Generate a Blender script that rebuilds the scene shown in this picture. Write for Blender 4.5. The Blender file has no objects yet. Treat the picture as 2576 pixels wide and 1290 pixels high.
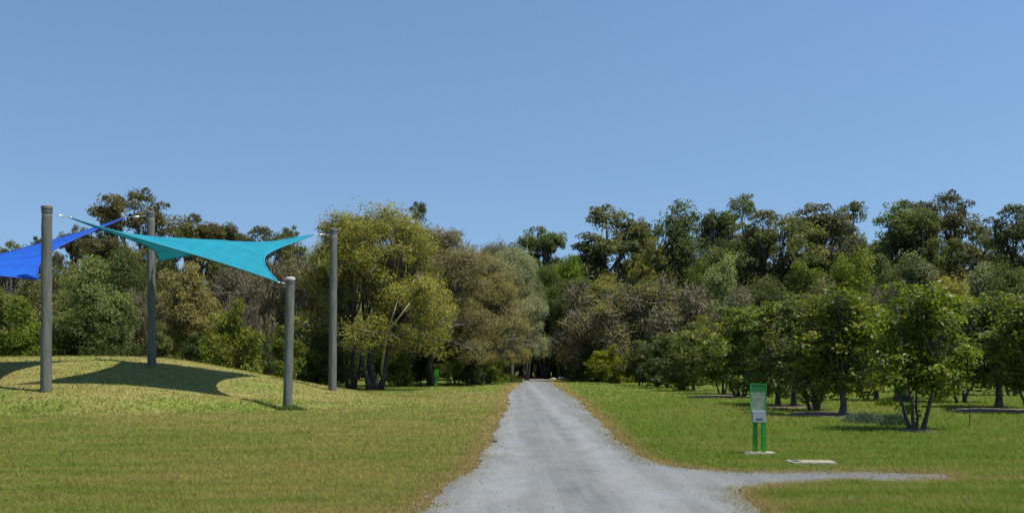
import bpy, bmesh, math, random
import numpy as np
from mathutils import Vector, Matrix

# ------------------------------------------------------------------ camera, sky, sun, exposure
scene = bpy.context.scene
C = scene.collection
F, HZ, CH = 950.0, 366.0, 1.5            # focal length in pixels, horizon row, camera height
cam_d = bpy.data.cameras.new('camera')
cam = bpy.data.objects.new('camera', cam_d); C.objects.link(cam)
cam.location = (0, 0, CH); cam.rotation_euler = (math.radians(90), 0, 0)
cam_d.sensor_width = 36; cam_d.lens = F / 1024 * 36
cam_d.shift_y = (HZ - 256) / 1024
cam_d.clip_start = 0.1; cam_d.clip_end = 4000
scene.camera = cam

SUN_EL = math.radians(65)
SUN_AZ = math.atan2(0.93, -0.36)         # from +Y towards +X
sv = Vector((math.sin(SUN_AZ) * math.cos(SUN_EL), math.cos(SUN_AZ) * math.cos(SUN_EL), math.sin(SUN_EL)))
world = bpy.data.worlds.new('World'); scene.world = world; world.use_nodes = True
wn = world.node_tree.nodes; wl = world.node_tree.links
SKY_LIFT = 0.15
sky = wn.new('ShaderNodeTexSky'); sky.sky_type = 'NISHITA'; sky.sun_disc = False
sky.sun_elevation = SUN_EL; sky.sun_rotation = SUN_AZ
sky.altitude = 0; sky.air_density = 1.5; sky.dust_density = 0.3; sky.ozone_density = 7.0
tcw = wn.new('ShaderNodeTexCoord'); mpw = wn.new('ShaderNodeMapping'); mpw.inputs['Location'].default_value = (0, 0, SKY_LIFT)
wl.new(tcw.outputs['Generated'], mpw.inputs['Vector']); nrw = wn.new('ShaderNodeVectorMath'); nrw.operation = 'NORMALIZE'
wl.new(mpw.outputs[0], nrw.inputs[0]); wl.new(nrw.outputs[0], sky.inputs[0])
wl.new(sky.outputs[0], wn['Background'].inputs[0]); wn['Background'].inputs[1].default_value = 0.082
sl = bpy.data.lights.new('sun', 'SUN'); sl.energy = 4.0; sl.angle = math.radians(0.53); sl.color = (1, .95, .87)
so = bpy.data.objects.new('sun', sl); C.objects.link(so)
so.rotation_euler = (-sv).to_track_quat('-Z', 'Y').to_euler(); so.location = (20, -10, 40)
vs = scene.view_settings
vs.view_transform = 'Standard'; vs.look = 'None'; vs.gamma = 1; vs.exposure = 0.75; vs.use_curve_mapping = False

RNG = np.random.default_rng(7)
random.seed(7)

# ------------------------------------------------------------------ helpers
def tag(o, label=None, cat=None, group=None, kind=None):
    if label: o['label'] = label
    if cat: o['category'] = cat
    if group: o['group'] = group
    if kind: o['kind'] = kind
    return o

def link(name, me, mat=None, parent=None):
    o = bpy.data.objects.new(name, me); C.objects.link(o)
    if mat and me is not None and not me.materials: me.materials.append(mat)
    if parent: o.parent = parent
    return o

def empty(name, loc=(0, 0, 0), rz=0):
    o = bpy.data.objects.new(name, None); C.objects.link(o)
    o.location = loc; o.rotation_euler = (0, 0, rz); o.empty_display_size = .3
    return o

def mesh_np(name, V, nper, attrs=None, smooth=False):
    """V (n*nper,3): n separate polygons with nper corners each; attrs are per face"""
    V = np.ascontiguousarray(V, dtype=np.float32); n = len(V) // nper
    me = bpy.data.meshes.new(name)
    me.vertices.add(len(V)); me.vertices.foreach_set('co', V.ravel())
    me.loops.add(len(V)); me.loops.foreach_set('vertex_index', np.arange(len(V), dtype=np.int32))
    me.polygons.add(n); me.polygons.foreach_set('loop_start', np.arange(0, len(V), nper, dtype=np.int32))
    me.update(calc_edges=True)
    for k, a in (attrs or {}).items():
        at = me.attributes.new(k, 'FLOAT', 'FACE'); at.data.foreach_set('value', np.ascontiguousarray(a, dtype=np.float32))
    if smooth: me.shade_smooth()
    return me

def mesh_py(name, verts, faces, smooth=False):
    me = bpy.data.meshes.new(name); me.from_pydata([tuple(v) for v in verts], [], faces); me.update()
    if smooth: me.shade_smooth()
    return me

class MB:
    def __init__(s): s.v = []; s.f = []
    def box(s, x0, x1, y0, y1, z0, z1):
        b = len(s.v)
        s.v += [(x, y, z) for z in (z0, z1) for y in (y0, y1) for x in (x0, x1)]
        s.f += [tuple(b + i for i in q) for q in ((0, 2, 3, 1), (4, 5, 7, 6), (0, 1, 5, 4), (2, 6, 7, 3), (0, 4, 6, 2), (1, 3, 7, 5))]
        return s
    def tube(s, pts, rad, n=6, cap=True):
        b = len(s.v); pts = [Vector(p) for p in pts]; prev = None
        for i, p in enumerate(pts):
            t = (pts[min(i + 1, len(pts) - 1)] - pts[max(i - 1, 0)])
            if t.length < 1e-6: t = Vector((0, 0, 1))
            t.normalize()
            if prev is None:
                u = t.cross(Vector((1, 0, 0)) if abs(t.x) < .8 else Vector((0, 1, 0))).normalized()
            else:
                u = (prev - t * prev.dot(t)).normalized()
            prev = u; w = t.cross(u)
            for k in range(n):
                a = 2 * math.pi * k / n
                s.v.append(tuple(p + (u * math.cos(a) + w * math.sin(a)) * rad[i]))
        for i in range(len(pts) - 1):
            for k in range(n):
                a = b + i * n + k; c = b + i * n + (k + 1) % n
                s.f.append((a, c, c + n, a + n))
        if cap:
            s.f.append(tuple(b + k for k in reversed(range(n))))
            s.f.append(tuple(b + (len(pts) - 1) * n + k for k in range(n)))
        return s
    def mesh(s, name, smooth=False): return mesh_py(name, s.v, s.f, smooth)

# ------------------------------------------------------------------ terrain
def interp(x, tab):
    xs = [t[0] for t in tab]; ys = [t[1] for t in tab]
    return np.interp(x, xs, ys)
CREST = [(-60, 0.2), (-45, 1.4), (-32, 1.85), (-24, 1.93), (-19, 1.98), (-16.5, 1.97), (-14.6, 1.86), (-12.6, 1.52), (-10.6, 1.12), (-8.7, .78), (-7.6, .56), (-5.5, .24), (-3.5, .05), (-2, 0), (50, 0)]
PROF = [(29.0, 0), (29.6, .04), (30.2, .18), (30.9, .50), (31.5, .68), (32.3, .76), (34, .97), (36, 1.28), (38, 1.58), (40, 1.84), (41, 1.9), (42, 1.86), (44, 1.5), (47, .75), (50, .15), (52, 0)]
_dd = np.linspace(20, 60, 401); _pp = interp(_dd, PROF); _k = np.hanning(13); _k /= _k.sum()
_pp = np.convolve(np.pad(_pp, 6, mode='edge'), _k, 'valid')
_xx = np.linspace(-70, 50, 601); _cc = interp(_xx, CREST); _k2 = np.hanning(15); _k2 /= _k2.sum()
_cc = np.convolve(np.pad(_cc, 7, mode='edge'), _k2, 'valid')
def ground_h(X, Y):
    X = np.asarray(X, float); Y = np.asarray(Y, float)
    foot = 29.5 + np.clip(X + 13, 0, 8) * .7
    de = np.where(Y < 41, 41 - (41 - Y) * (11.5 / (41 - foot)), Y)
    return np.interp(X, _xx, _cc) * np.interp(de, _dd, _pp) / 1.9
def at(px, py):
    """ground point under a pixel of the 1024-wide picture"""
    d = 5.0
    while d < 400:
        if CH + (HZ - py) * d / F <= float(ground_h((px - 512) / F * d, d)): break
        d += .05
    return Vector(((px - 512) / F * d, d, float(ground_h((px - 512) / F * d, d))))
def flat(px, py):
    d = CH * F / (py - HZ)
    return ((px - 512) / F * d, d)
DS = 1 / 2.5156
LEFT = [(-2.6, -6), (-1.7, 3)] + [flat(x * DS, y * DS) for x, y in ((1050, 1290), (1085, 1258), (1130, 1222), (1190, 1180), (1225, 1130), (1245, 1090), (1262, 1050), (1283, 1018), (1276, 995), (1297, 972), (1318, 957))]
RIGHT = [flat(x * DS, y * DS) for x, y in ((1383, 957), (1402, 975), (1450, 1003), (1500, 1050), (1560, 1110), (1600, 1143), (1660, 1165), (1750, 1179), (1850, 1187), (2000, 1187), (2200, 1188), (2380, 1192), (2400, 1204), (2300, 1214), (2100, 1212), (1950, 1223), (1885, 1236), (1862, 1250), (1885, 1265), (1925, 1290))] + [(3.1, 4), (3.6, -6)]
END = [(LEFT[-1][0] - .6, 122), (LEFT[-1][0] - 3.5, 150), (LEFT[-1][0] - 12, 175), (LEFT[-1][0] - 9, 178), (RIGHT[0][0] - 1.4, 152), (RIGHT[0][0] - .2, 122)]
POLY = LEFT + END + RIGHT
def rag(poly, step, amp):
    out = []; r = random.Random(3)
    for i in range(len(poly)):
        a = Vector(poly[i]); b = Vector(poly[(i + 1) % len(poly)]); L = (b - a).length
        n = max(1, int(L / max(step, a.y * .012)))
        nn = Vector((-(b - a).y, (b - a).x)).normalized()
        for k in range(n):
            p = a.lerp(b, k / n)
            out.append(p + nn * (r.gauss(0, amp) + amp * 1.6 * math.sin(p.x * 2.1 + p.y * 1.3)))
    return out
RAG = rag(POLY, .12, .035)
PA = np.array([(p[0], p[1]) for p in POLY]); PB = np.roll(PA, -1, 0)
def in_road(X, Y):
    ins = np.zeros(len(X), bool)
    for (x0, y0), (x1, y1) in zip(PA, PB):
        if y0 == y1: continue
        c = ((y0 > Y) != (y1 > Y)) & (X < (x1 - x0) * (Y - y0) / (y1 - y0) + x0)
        ins ^= c
    return ins
def road_dist(X, Y):
    D = np.full(len(X), 1e9)
    for (x0, y0), (x1, y1) in zip(PA, PB):
        dx, dy = x1 - x0, y1 - y0
        t = np.clip(((X - x0) * dx + (Y - y0) * dy) / (dx * dx + dy * dy), 0, 1)
        D = np.minimum(D, np.hypot(X - x0 - t * dx, Y - y0 - t * dy))
    return D
def sm(a, b, x): t = np.clip((x - a) / (b - a), 0, 1); return t * t * (3 - 2 * t)
def wob(X, Y, s, seed=0):
    return (np.sin(X * s + 1.3 * np.sin(Y * s * .7 + seed)) + np.sin(Y * s * 1.13 + 1.7 * np.sin(X * s * .6 + seed * 2))) * .5
def ground_masks(X, Y):
    """dry: straw coloured verge and worn turf; lush: watered green turf"""
    rd = road_dist(X, Y)
    dry = .95 * np.exp(-(rd / (.16 + .012 * Y)) ** 2)
    # worn dirt where the side track runs out and along the path's right shoulder
    dry = np.maximum(dry, .85 * np.exp(-((Y - 12.55) / .38) ** 2) * sm(5.2, 6.6, X))
    dry = np.maximum(dry, .7 * np.exp(-((Y - 52) / 1.5) ** 2) * sm(-14, -6, X) * (X < 0))
    lush = .36 + .16 * wob(X, Y, .33, 1) + .14 * wob(X * .6, Y, 1.1, 2)
    right = sm(.5, 2.5, X - .04 * Y * 0)
    lush = lush + right * (.46 + .12 * wob(X, Y, .8, 3))
    left = 1 - right
    foot = 29.5 + np.clip(X + 13, 0, 8) * .7
    bank = np.exp(-((Y - foot - .9) / .75) ** 2) * sm(-5.5, -9, X)
    lush = lush + left * bank * .4 - left * .22 * sm(31, 34, Y) * sm(50, 46, Y) * sm(-4, -8, X)
    lush = lush - left * .15 * np.exp(-((Y - foot - 3) / 1.2) ** 2) * sm(-5, -9, X)
    lush = lush + left * .35 * sm(53, 58, Y)
    lush = lush + .35 * np.exp(-(((X + 8.9) / 1.0) ** 2 + ((Y - 34.3) / .8) ** 2))
    dry = np.maximum(dry, left * .12 * sm(33, 38, Y) * sm(50, 44, Y) * sm(-4, -9, X))
    return np.clip(dry, 0, 1), np.clip(lush, 0, 1), rd

# ------------------------------------------------------------------ materials
def newmat(name, rough=.8):
    m = bpy.data.materials.new(name); m.use_nodes = True
    nt = m.node_tree; b = nt.nodes['Principled BSDF']; b.inputs['Roughness'].default_value = rough
    return m, nt, b
def nd(nt, t, **kw):
    n = nt.nodes.new(t)
    for k, v in kw.items():
        if k in n.inputs: n.inputs[k].default_value = v
        else: setattr(n, k, v)
    return n
def noise(nt, vec, scale, detail=3, rough=.6):
    n = nd(nt, 'ShaderNodeTexNoise'); n.inputs['Scale'].default_value = scale
    n.inputs['Detail'].default_value = detail; n.inputs['Roughness'].default_value = rough
    if vec is not None: nt.links.new(vec, n.inputs['Vector'])
    return n.outputs['Fac']
def maprange(nt, v, a, b, c=0., d=1.):
    n = nd(nt, 'ShaderNodeMapRange'); nt.links.new(v, n.inputs[0])
    for i, x in enumerate((a, b, c, d)): n.inputs[i + 1].default_value = x
    return n.outputs[0]
def mix(nt, fac, a, b, typ='MIX'):
    n = nd(nt, 'ShaderNodeMix', data_type='RGBA', blend_type=typ)
    for sock, v in ((n.inputs[0], fac), (n.inputs[6], a), (n.inputs[7], b)):
        if isinstance(v, (tuple, list)): sock.default_value = (*v, 1)
        elif isinstance(v, (int, float)): sock.default_value = v
        else: nt.links.new(v, sock)
    return n.outputs[2]
def math_(nt, op, a, b=None):
    n = nd(nt, 'ShaderNodeMath', operation=op)
    for i, v in enumerate((a, b)):
        if v is None: continue
        if isinstance(v, (int, float)): n.inputs[i].default_value = v
        else: nt.links.new(v, n.inputs[i])
    return n.outputs[0]
def bump(nt, h, strength, dist, bsdf):
    n = nd(nt, 'ShaderNodeBump'); n.inputs['Strength'].default_value = strength; n.inputs['Distance'].default_value = dist
    nt.links.new(h, n.inputs['Height']); nt.links.new(n.outputs[0], bsdf.inputs['Normal'])
def pos(nt, scale=(1, 1, 1), rot=0):
    g = nd(nt, 'ShaderNodeNewGeometry'); mp = nd(nt, 'ShaderNodeMapping'); mp.inputs['Scale'].default_value = scale
    mp.inputs['Rotation'].default_value = (0, 0, rot)
    nt.links.new(g.outputs['Position'], mp.inputs['Vector']); return mp.outputs[0]
def attr(nt, name):
    a = nd(nt, 'ShaderNodeAttribute'); a.attribute_name = name; return a.outputs['Fac']

def turf_material(name, blades):
    m, nt, b = newmat(name, .9)
    b.inputs['Specular IOR Level'].default_value = .15
    p = pos(nt)
    n1 = noise(nt, p, .35, 4); n2 = noise(nt, pos(nt, (.32, 1.7, 1), .10), 1.0, 5, .7); n3 = noise(nt, p, 5, 3)
    lush = math_(nt, 'ADD', attr(nt, 'lush'), maprange(nt, n2, .32, .68, -.6, .6))
    lush = math_(nt, 'ADD', lush, maprange(nt, n1, .3, .7, -.3, .3))
    col = mix(nt, maprange(nt, lush, 0, 1), (.230, .204, .066), (.124, .178, .026))
    straw = mix(nt, n3, (.24, .165, .07), (.29, .22, .105))
    dry = math_(nt, 'MULTIPLY', attr(nt, 'dry'), maprange(nt, n3, .25, .75, .45, 1.35))
    col = mix(nt, maprange(nt, dry, .1, 1.), col, straw)
    if blades:
        t = attr(nt, 'tint')
        col = mix(nt, maprange(nt, t, 0, 1, 0, 1), mix(nt, 1., col, (1.0, 1.02, .9), 'MULTIPLY'), mix(nt, 1., col, (1.5, 1.48, 1.35), 'MULTIPLY'))
        tr = nd(nt, 'ShaderNodeBsdfTranslucent'); ms = nd(nt, 'ShaderNodeMixShader'); ms.inputs[0].default_value = .45
        nt.links.new(col, b.inputs['Base Color']); nt.links.new(col, tr.inputs[0])
        nt.links.new(b.outputs[0], ms.inputs[1]); nt.links.new(tr.outputs[0], ms.inputs[2])
        nt.links.new(ms.outputs[0], nt.nodes['Material Output'].inputs[0])
    else:
        f = noise(nt, p, 28, 3, .7)
        col = mix(nt, maprange(nt, f, .3, .7, 0, 1), mix(nt, 1., col, (.68, .7, .62), 'MULTIPLY'), mix(nt, 1., col, (1.25, 1.22, 1.2), 'MULTIPLY'))
        nt.links.new(col, b.inputs['Base Color'])
        bump(nt, noise(nt, p, 14, 5, .75), .8, .06, b)
    return m
M_TURF = turf_material('turf_soil', False); M_BLADE = turf_material('turf_blades', True)

def road_material():
    m, nt, b = newmat('gravel_road', .95)
    b.inputs['Specular IOR Level'].default_value = .2
    p = pos(nt); g1 = noise(nt, p, .45, 4); g2 = noise(nt, pos(nt, (1, .35, 1)), 1.6, 5, .65); g3 = noise(nt, p, 34, 3, .8); g4 = noise(nt, pos(nt, (2.4, .07, 1)), 1.0, 4, .6)
    col = mix(nt, maprange(nt, g2, .3, .72), (.098, .104, .104), (.165, .173, .172))
    col = mix(nt, maprange(nt, g4, .45, .72, 0, .8), col, (.20, .206, .20))
    col = mix(nt, maprange(nt, g1, .45, .7, 0, .5), col, (.175, .168, .145))
    col = mix(nt, maprange(nt, g3, .3, .7), mix(nt, 1., col, (.84, .84, .84), 'MULTIPLY'), mix(nt, 1., col, (1.15, 1.15, 1.14), 'MULTIPLY'))
    sx = nd(nt, 'ShaderNodeSeparateXYZ'); nt.links.new(p, sx.inputs[0])
    # two compacted wheel tracks
    wob_ = maprange(nt, g1, .3, .7, -.25, .25)
    for c in (-.15, 1.55):
        d2 = math_(nt, 'ABSOLUTE', math_(nt, 'SUBTRACT', math_(nt, 'ADD', sx.outputs[0], wob_), c))
        col = mix(nt, math_(nt, 'MULTIPLY', maprange(nt, d2, .42, .1), maprange(nt, g2, .3, .6, .25, .75)), col, (.205, .213, .21))
    side = maprange(nt, math_(nt, 'ADD', sx.outputs[0], maprange(nt, g2, .2, .8, -.8, .8)), 2.9, 4.4)
    col = mix(nt, math_(nt, 'MULTIPLY', side, .8), col, (.115, .108, .105))
    red = maprange(nt, sx.outputs[1], 108, 116)
    col = mix(nt, red, col, (.27, .12, .075))
    nt.links.new(col, b.inputs['Base Color'])
    bump(nt, noise(nt, p, 26, 4, .75), .5, .015, b)
    return m
M_ROAD = road_material()

def simple(name, c1, c2, scale, rough=.8, bumpd=.01, stretch=(1, 1, 1), metallic=0):
    m, nt, b = newmat(name, rough)
    tc = nd(nt, 'ShaderNodeTexCoord'); mp = nd(nt, 'ShaderNodeMapping'); mp.inputs['Scale'].default_value = stretch
    nt.links.new(tc.outputs['Object'], mp.inputs['Vector'])
    f = noise(nt, mp.outputs[0], scale, 5, .65)
    nt.links.new(mix(nt, maprange(nt, f, .3, .7), c1, c2), b.inputs['Base Color'])
    b.inputs['Metallic'].default_value = metallic
    if bumpd: bump(nt, f, .8, bumpd, b)
    return m
M_POLE = simple('weathered_timber', (.055, .062, .05), (.15, .155, .13), 3, .85, .015, (5, 5, .35))
M_CAP = simple('galvanised_cap', (.42, .41, .38), (.62, .60, .55), 6, .55, .002)
M_CAPD = simple('weathered_dark_cap', (.09, .09, .085), (.16, .155, .145), 6, .7, .002)
M_COLLAR = simple('dark_pole_collar', (.05, .05, .05), (.10, .10, .095), 8, .6, .002)
M_STEEL = simple('stainless_fitting', (.55, .55, .55), (.75, .75, .74), 8, .35, .001, metallic=.8)
M_BARK = simple('grey_brown_bark', (.035, .028, .022), (.115, .095, .075), 5, .95, .03, (3, 3, .8))
M_BARKD = simple('dark_bark', (.02, .017, .014), (.07, .06, .05), 5, .95, .03, (3, 3, .8))
M_BARKP = simple('pale_smooth_bark', (.20, .165, .12), (.36, .31, .24), 4, .8, .01, (3, 3, .8))
M_TWIG = simple('grey_twigs', (.10, .085, .055), (.22, .185, .125), 3, .95, 0)
M_CONC = simple('pale_concrete', (.20, .18, .12), (.36, .33, .24), 9, .9, .01)
M_MULCH = simple('bark_mulch', (.05, .034, .024), (.19, .125, .085), 14, .95, .03)
M_GREENP = simple('green_powder_coat', (.012, .19, .012), (.02, .26, .02), 5, .4, 0)
M_GREYP = simple('grey_dispenser_plastic', (.24, .25, .27), (.34, .35, .38), 6, .5, 0)
M_BLACK = simple('dark_iron_and_hole_shade', (.02, .02, .02), (.05, .05, .05), 6, .7, 0)  # stake iron; also the painted darkness of lid hole and dispenser slot
M_STONE = simple('grey_stones', (.11, .115, .115), (.24, .24, .23), 3, .9, 0)
M_ROCK = simple('pale_rock', (.28, .26, .23), (.5, .47, .42), 6, .9, .02)
def panel_material():
    m, nt, b = newmat('sun_faded_print', .45)
    tc = nd(nt, 'ShaderNodeTexCoord'); s = nd(nt, 'ShaderNodeSeparateXYZ'); nt.links.new(tc.outputs['Object'], s.inputs[0])
    f = noise(nt, tc.outputs['Object'], 22, 4, .7); g = noise(nt, tc.outputs['Object'], 9, 3)
    col = mix(nt, maprange(nt, f, .35, .65), (.08, .15, .07), (.26, .29, .2))
    col = mix(nt, maprange(nt, g, .45, .7), col, (.16, .19, .17))
    col = mix(nt, maprange(nt, s.outputs[2], 1.06, 1.075), col, (.012, .13, .02))
    nt.links.new(col, b.inputs['Base Color']); return m
M_PANEL = panel_material()

def fabric(name, c, c2):
    m, nt, b = newmat(name, .75); p = pos(nt, (1, 1, 1))
    b.inputs['Specular IOR Level'].default_value = .2
    f = noise(nt, p, 1.2, 3)
    col = mix(nt, maprange(nt, f, .3, .7), c, c2)
    w = nd(nt, 'ShaderNodeTexWave'); w.inputs['Scale'].default_value = .9; w.inputs['Distortion'].default_value = .8
    nt.links.new(pos(nt, (.6, 1, .2)), w.inputs['Vector'])
    col = mix(nt, maprange(nt, w.outputs['Fac'], 0, 1, 0, .07), col, (0.0, .02, .03))  # faint dark bands in the colour read as shaded folds
    nt.links.new(col, b.inputs['Base Color'])
    tr = nd(nt, 'ShaderNodeBsdfTranslucent'); nt.links.new(col, tr.inputs[0])
    ms = nd(nt, 'ShaderNodeMixShader'); ms.inputs[0].default_value = .22
    nt.links.new(b.outputs[0], ms.inputs[1]); nt.links.new(tr.outputs[0], ms.inputs[2])
    nt.links.new(ms.outputs[0], nt.nodes['Material Output'].inputs[0]); return m
M_TURQ = fabric('turquoise_shade_cloth', (.007, .205, .285), (.010, .25, .335))
M_BLUE = fabric('royal_blue_shade_cloth', (.010, .085, .44), (.014, .105, .52))
M_HEM_T = simple('turquoise_hem', (.008, .16, .24), (.01, .22, .32), 4, .7, 0)
M_HEM_B = simple('blue_hem', (.008, .04, .30), (.01, .05, .36), 4, .7, 0)

def leafmat(name, dark, mid, bright, transl=.3, gloss=.45, spread=.35):
    m, nt, b = newmat(name, gloss)
    b.inputs['Specular IOR Level'].default_value = .35 if 'orchard' in name else .12
    t = attr(nt, 'tint'); oi = nd(nt, 'ShaderNodeObjectInfo')
    r = nd(nt, 'ShaderNodeValToRGB'); e = r.color_ramp.elements
    e[0].position = 0; e[0].color = (*dark, 1); e[1].position = 1; e[1].color = (*bright, 1)
    k = e.new(.5); k.color = (*mid, 1)
    nt.links.new(t, r.inputs[0])
    hs = nd(nt, 'ShaderNodeHueSaturation'); nt.links.new(r.outputs[0], hs.inputs['Color'])
    nt.links.new(maprange(nt, oi.outputs['Random'], 0, 1, .5 - .022, .5 + .018), hs.inputs['Hue'])
    nt.links.new(maprange(nt, math_(nt, 'FRACT', math_(nt, 'MULTIPLY', oi.outputs['Random'], 7.31)), 0, 1, 1 - spread, 1 + spread * .7), hs.inputs['Value'])
    nt.links.new(maprange(nt, math_(nt, 'FRACT', math_(nt, 'MULTIPLY', oi.outputs['Random'], 3.77)), 0, 1, .8, 1.1), hs.inputs['Saturation'])
    col = hs.outputs[0]
    nt.links.new(col, b.inputs['Base Color'])
    tr = nd(nt, 'ShaderNodeBsdfTranslucent'); nt.links.new(mix(nt, 1., col, (1.2, 1.25, .7), 'MULTIPLY'), tr.inputs[0])
    ms = nd(nt, 'ShaderNodeMixShader'); ms.inputs[0].default_value = transl + .16
    nt.links.new(b.outputs[0], ms.inputs[1]); nt.links.new(tr.outputs[0], ms.inputs[2])
    nt.links.new(ms.outputs[0], nt.nodes['Material Output'].inputs[0]); return m
L_ORCH = leafmat('orchard_leaves', (.030, .050, .008), (.115, .140, .015), (.32, .33, .048), .35, .45, .28)
L_GUM = leafmat('gum_leaves', (.036, .052, .015), (.105, .125, .038), (.215, .23, .08), .28, .5, .25)
L_GUMB = leafmat('bronze_gum_leaves', (.048, .050, .018), (.125, .122, .042), (.235, .215, .085), .25, .5, .25)
L_BUSH = leafmat('forest_leaves', (.036, .058, .010), (.122, .155, .026), (.28, .30, .06), .3, .5)
L_PALE = leafmat('pale_sage_leaves', (0.084, 0.101, 0.039), (0.213, 0.235, 0.090), (0.448, 0.448, 0.213), .25, .45)
L_OLIVE = leafmat('olive_gold_leaves', (.085, .078, .010), (.245, .215, .027), (.41, .36, .055), .3, .6, .1)
L_GREY = leafmat('grey_brown_foliage', (.095, .086, .034), (.23, .205, .085), (.37, .325, .15), .28, .6, .15)
L_OLIVEG = leafmat('olive_grey_leaves', (.085, .080, .022), (.225, .205, .055), (.37, .335, .10), .3, .6, .12)
L_SHRUB = leafmat('bright_shrub_leaves', (0.056, 0.081, 0.013), (0.174, 0.202, 0.029), (0.426, 0.414, 0.084), .35, .4, .2)
L_DARK = leafmat('dark_shade_toned_leaves', (.018, .030, .008), (.062, .084, .018), (.155, .18, .042), .28, .45, .3)  # dark leaves; at the path end their colour also carries the shade
L_SILVER = leafmat('silver_leaves', (0.060, 0.100, 0.060), (0.120, 0.180, 0.110), (0.190, 0.250, 0.170), .2, .6, .1)
L_TUFT = leafmat('tall_grass_leaves', (0.048, 0.085, 0.011), (0.095, 0.162, 0.019), (0.162, 0.237, 0.038), .35, .6, .2)

# ------------------------------------------------------------------ ground, road, mulch
def grid_axis(a, b, step, outer_lo, outer_hi):
    core = np.arange(a, b + 1e-6, step)
    lo = []; x = a; s = step
    while x > outer_lo: s *= 1.35; x -= s; lo.append(x)
    hi = []; x = core[-1]; s = step
    while x < outer_hi: s *= 1.35; x += s; hi.append(x)
    return np.concatenate([lo[::-1], core, hi])
gx = grid_axis(-27, 20, .26, -1500, 1500); gy = grid_axis(8, 56, .26, -200, 3000)
GX, GY = np.meshgrid(gx, gy); XF, YF = GX.ravel(), GY.ravel()
ZF = ground_h(XF, YF) + .012 * wob(XF, YF, 3.1, 5) + .012 * wob(XF, YF, 5.3, 6)
rd_in = in_road(XF, YF)
dryv, lushv, rdv = ground_masks(XF, YF)
ZF = ZF - .03 - np.where(rd_in, .03 * np.clip(rdv / .5, 0, 1), 0) * (np.abs(XF) < 30)
nx, ny = len(gx), len(gy)
idx = np.arange(nx * ny).reshape(ny, nx)
quads = np.stack([idx[:-1, :-1], idx[:-1, 1:], idx[1:, 1:], idx[1:, :-1]], -1).reshape(-1, 4)
gm = bpy.data.meshes.new('ground')
gm.vertices.add(nx * ny); gm.vertices.foreach_set('co', np.stack([XF, YF, ZF], -1).astype(np.float32).ravel())
gm.loops.add(quads.size); gm.loops.foreach_set('vertex_index', quads.astype(np.int32).ravel())
gm.polygons.add(len(quads)); gm.polygons.foreach_set('loop_start', np.arange(0, quads.size, 4, dtype=np.int32))
gm.update(calc_edges=True); gm.shade_smooth()
for k, a in (('dry', dryv), ('lush', lushv)):
    t = gm.attributes.new(k, 'FLOAT', 'POINT'); t.data.foreach_set('value', a.astype(np.float32))
tag(link('ground', gm, M_TURF), 'mown grass ground rising into a low mound under the sails', 'ground', kind='structure')

bm = bmesh.new()
bf = bm.faces.new([bm.verts.new((p[0], p[1], .012)) for p in RAG])
bmesh.ops.triangulate(bm, faces=[bf])
bm.normal_update()
for f_ in bm.faces:
    if f_.normal.z < 0: f_.normal_flip()
rm = bpy.data.meshes.new('gravel_path'); bm.to_mesh(rm); bm.free()
tag(link('gravel_path', rm, M_ROAD), 'grey gravel path running straight to the trees with a side track', 'path', kind='structure')

MUL = []
def mulch(px, py, rx, ry, label):
    p = at(px, py); MUL.append((p.x, p.y, rx, ry)); r = random.Random(int(px)); n = 26
    vs_, fs = [(p.x, p.y, p.z + .05)], []
    for ring, (k, z) in enumerate(((.55, .045), (.85, .03), (1.0, -.03))):
        for i in range(n):
            a = 2 * math.pi * i / n; w = k * (1 + r.uniform(-.1, .1) + .12 * math.sin(3 * a + px))
            vs_.append((p.x + rx * w * math.cos(a), p.y + ry * w * math.sin(a), p.z + z + r.uniform(-.012, .012)))
    for i in range(n):
        fs.append((0, 1 + i, 1 + (i + 1) % n))
        for ring in range(2):
            a = 1 + ring * n + i; b_ = 1 + ring * n + (i + 1) % n
            fs.append((a, a + n, b_ + n, b_))
    tag(link('mulch_bed', mesh_py('mulch_bed', vs_, fs, True), M_MULCH), label, 'mulch bed', kind='structure')
mulch(832, 414, 1.5, 1.6, 'brown bark mulch under the three orchard stems beside the green sign')
mulch(786, 406, 1.2, 1.3, 'brown bark mulch under the slim orchard tree behind the green sign')
mulch(728, 396, 1.7, 2.2, 'brown bark mulch under the dark orchard trees nearest the path')
mulch(996, 410, 1.6, 1.6, 'brown bark mulch under the single stem orchard tree beyond the stake')
mulch(917, 431, .5, .5, 'dry mulch at the foot of the vase shaped orchard tree')

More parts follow.
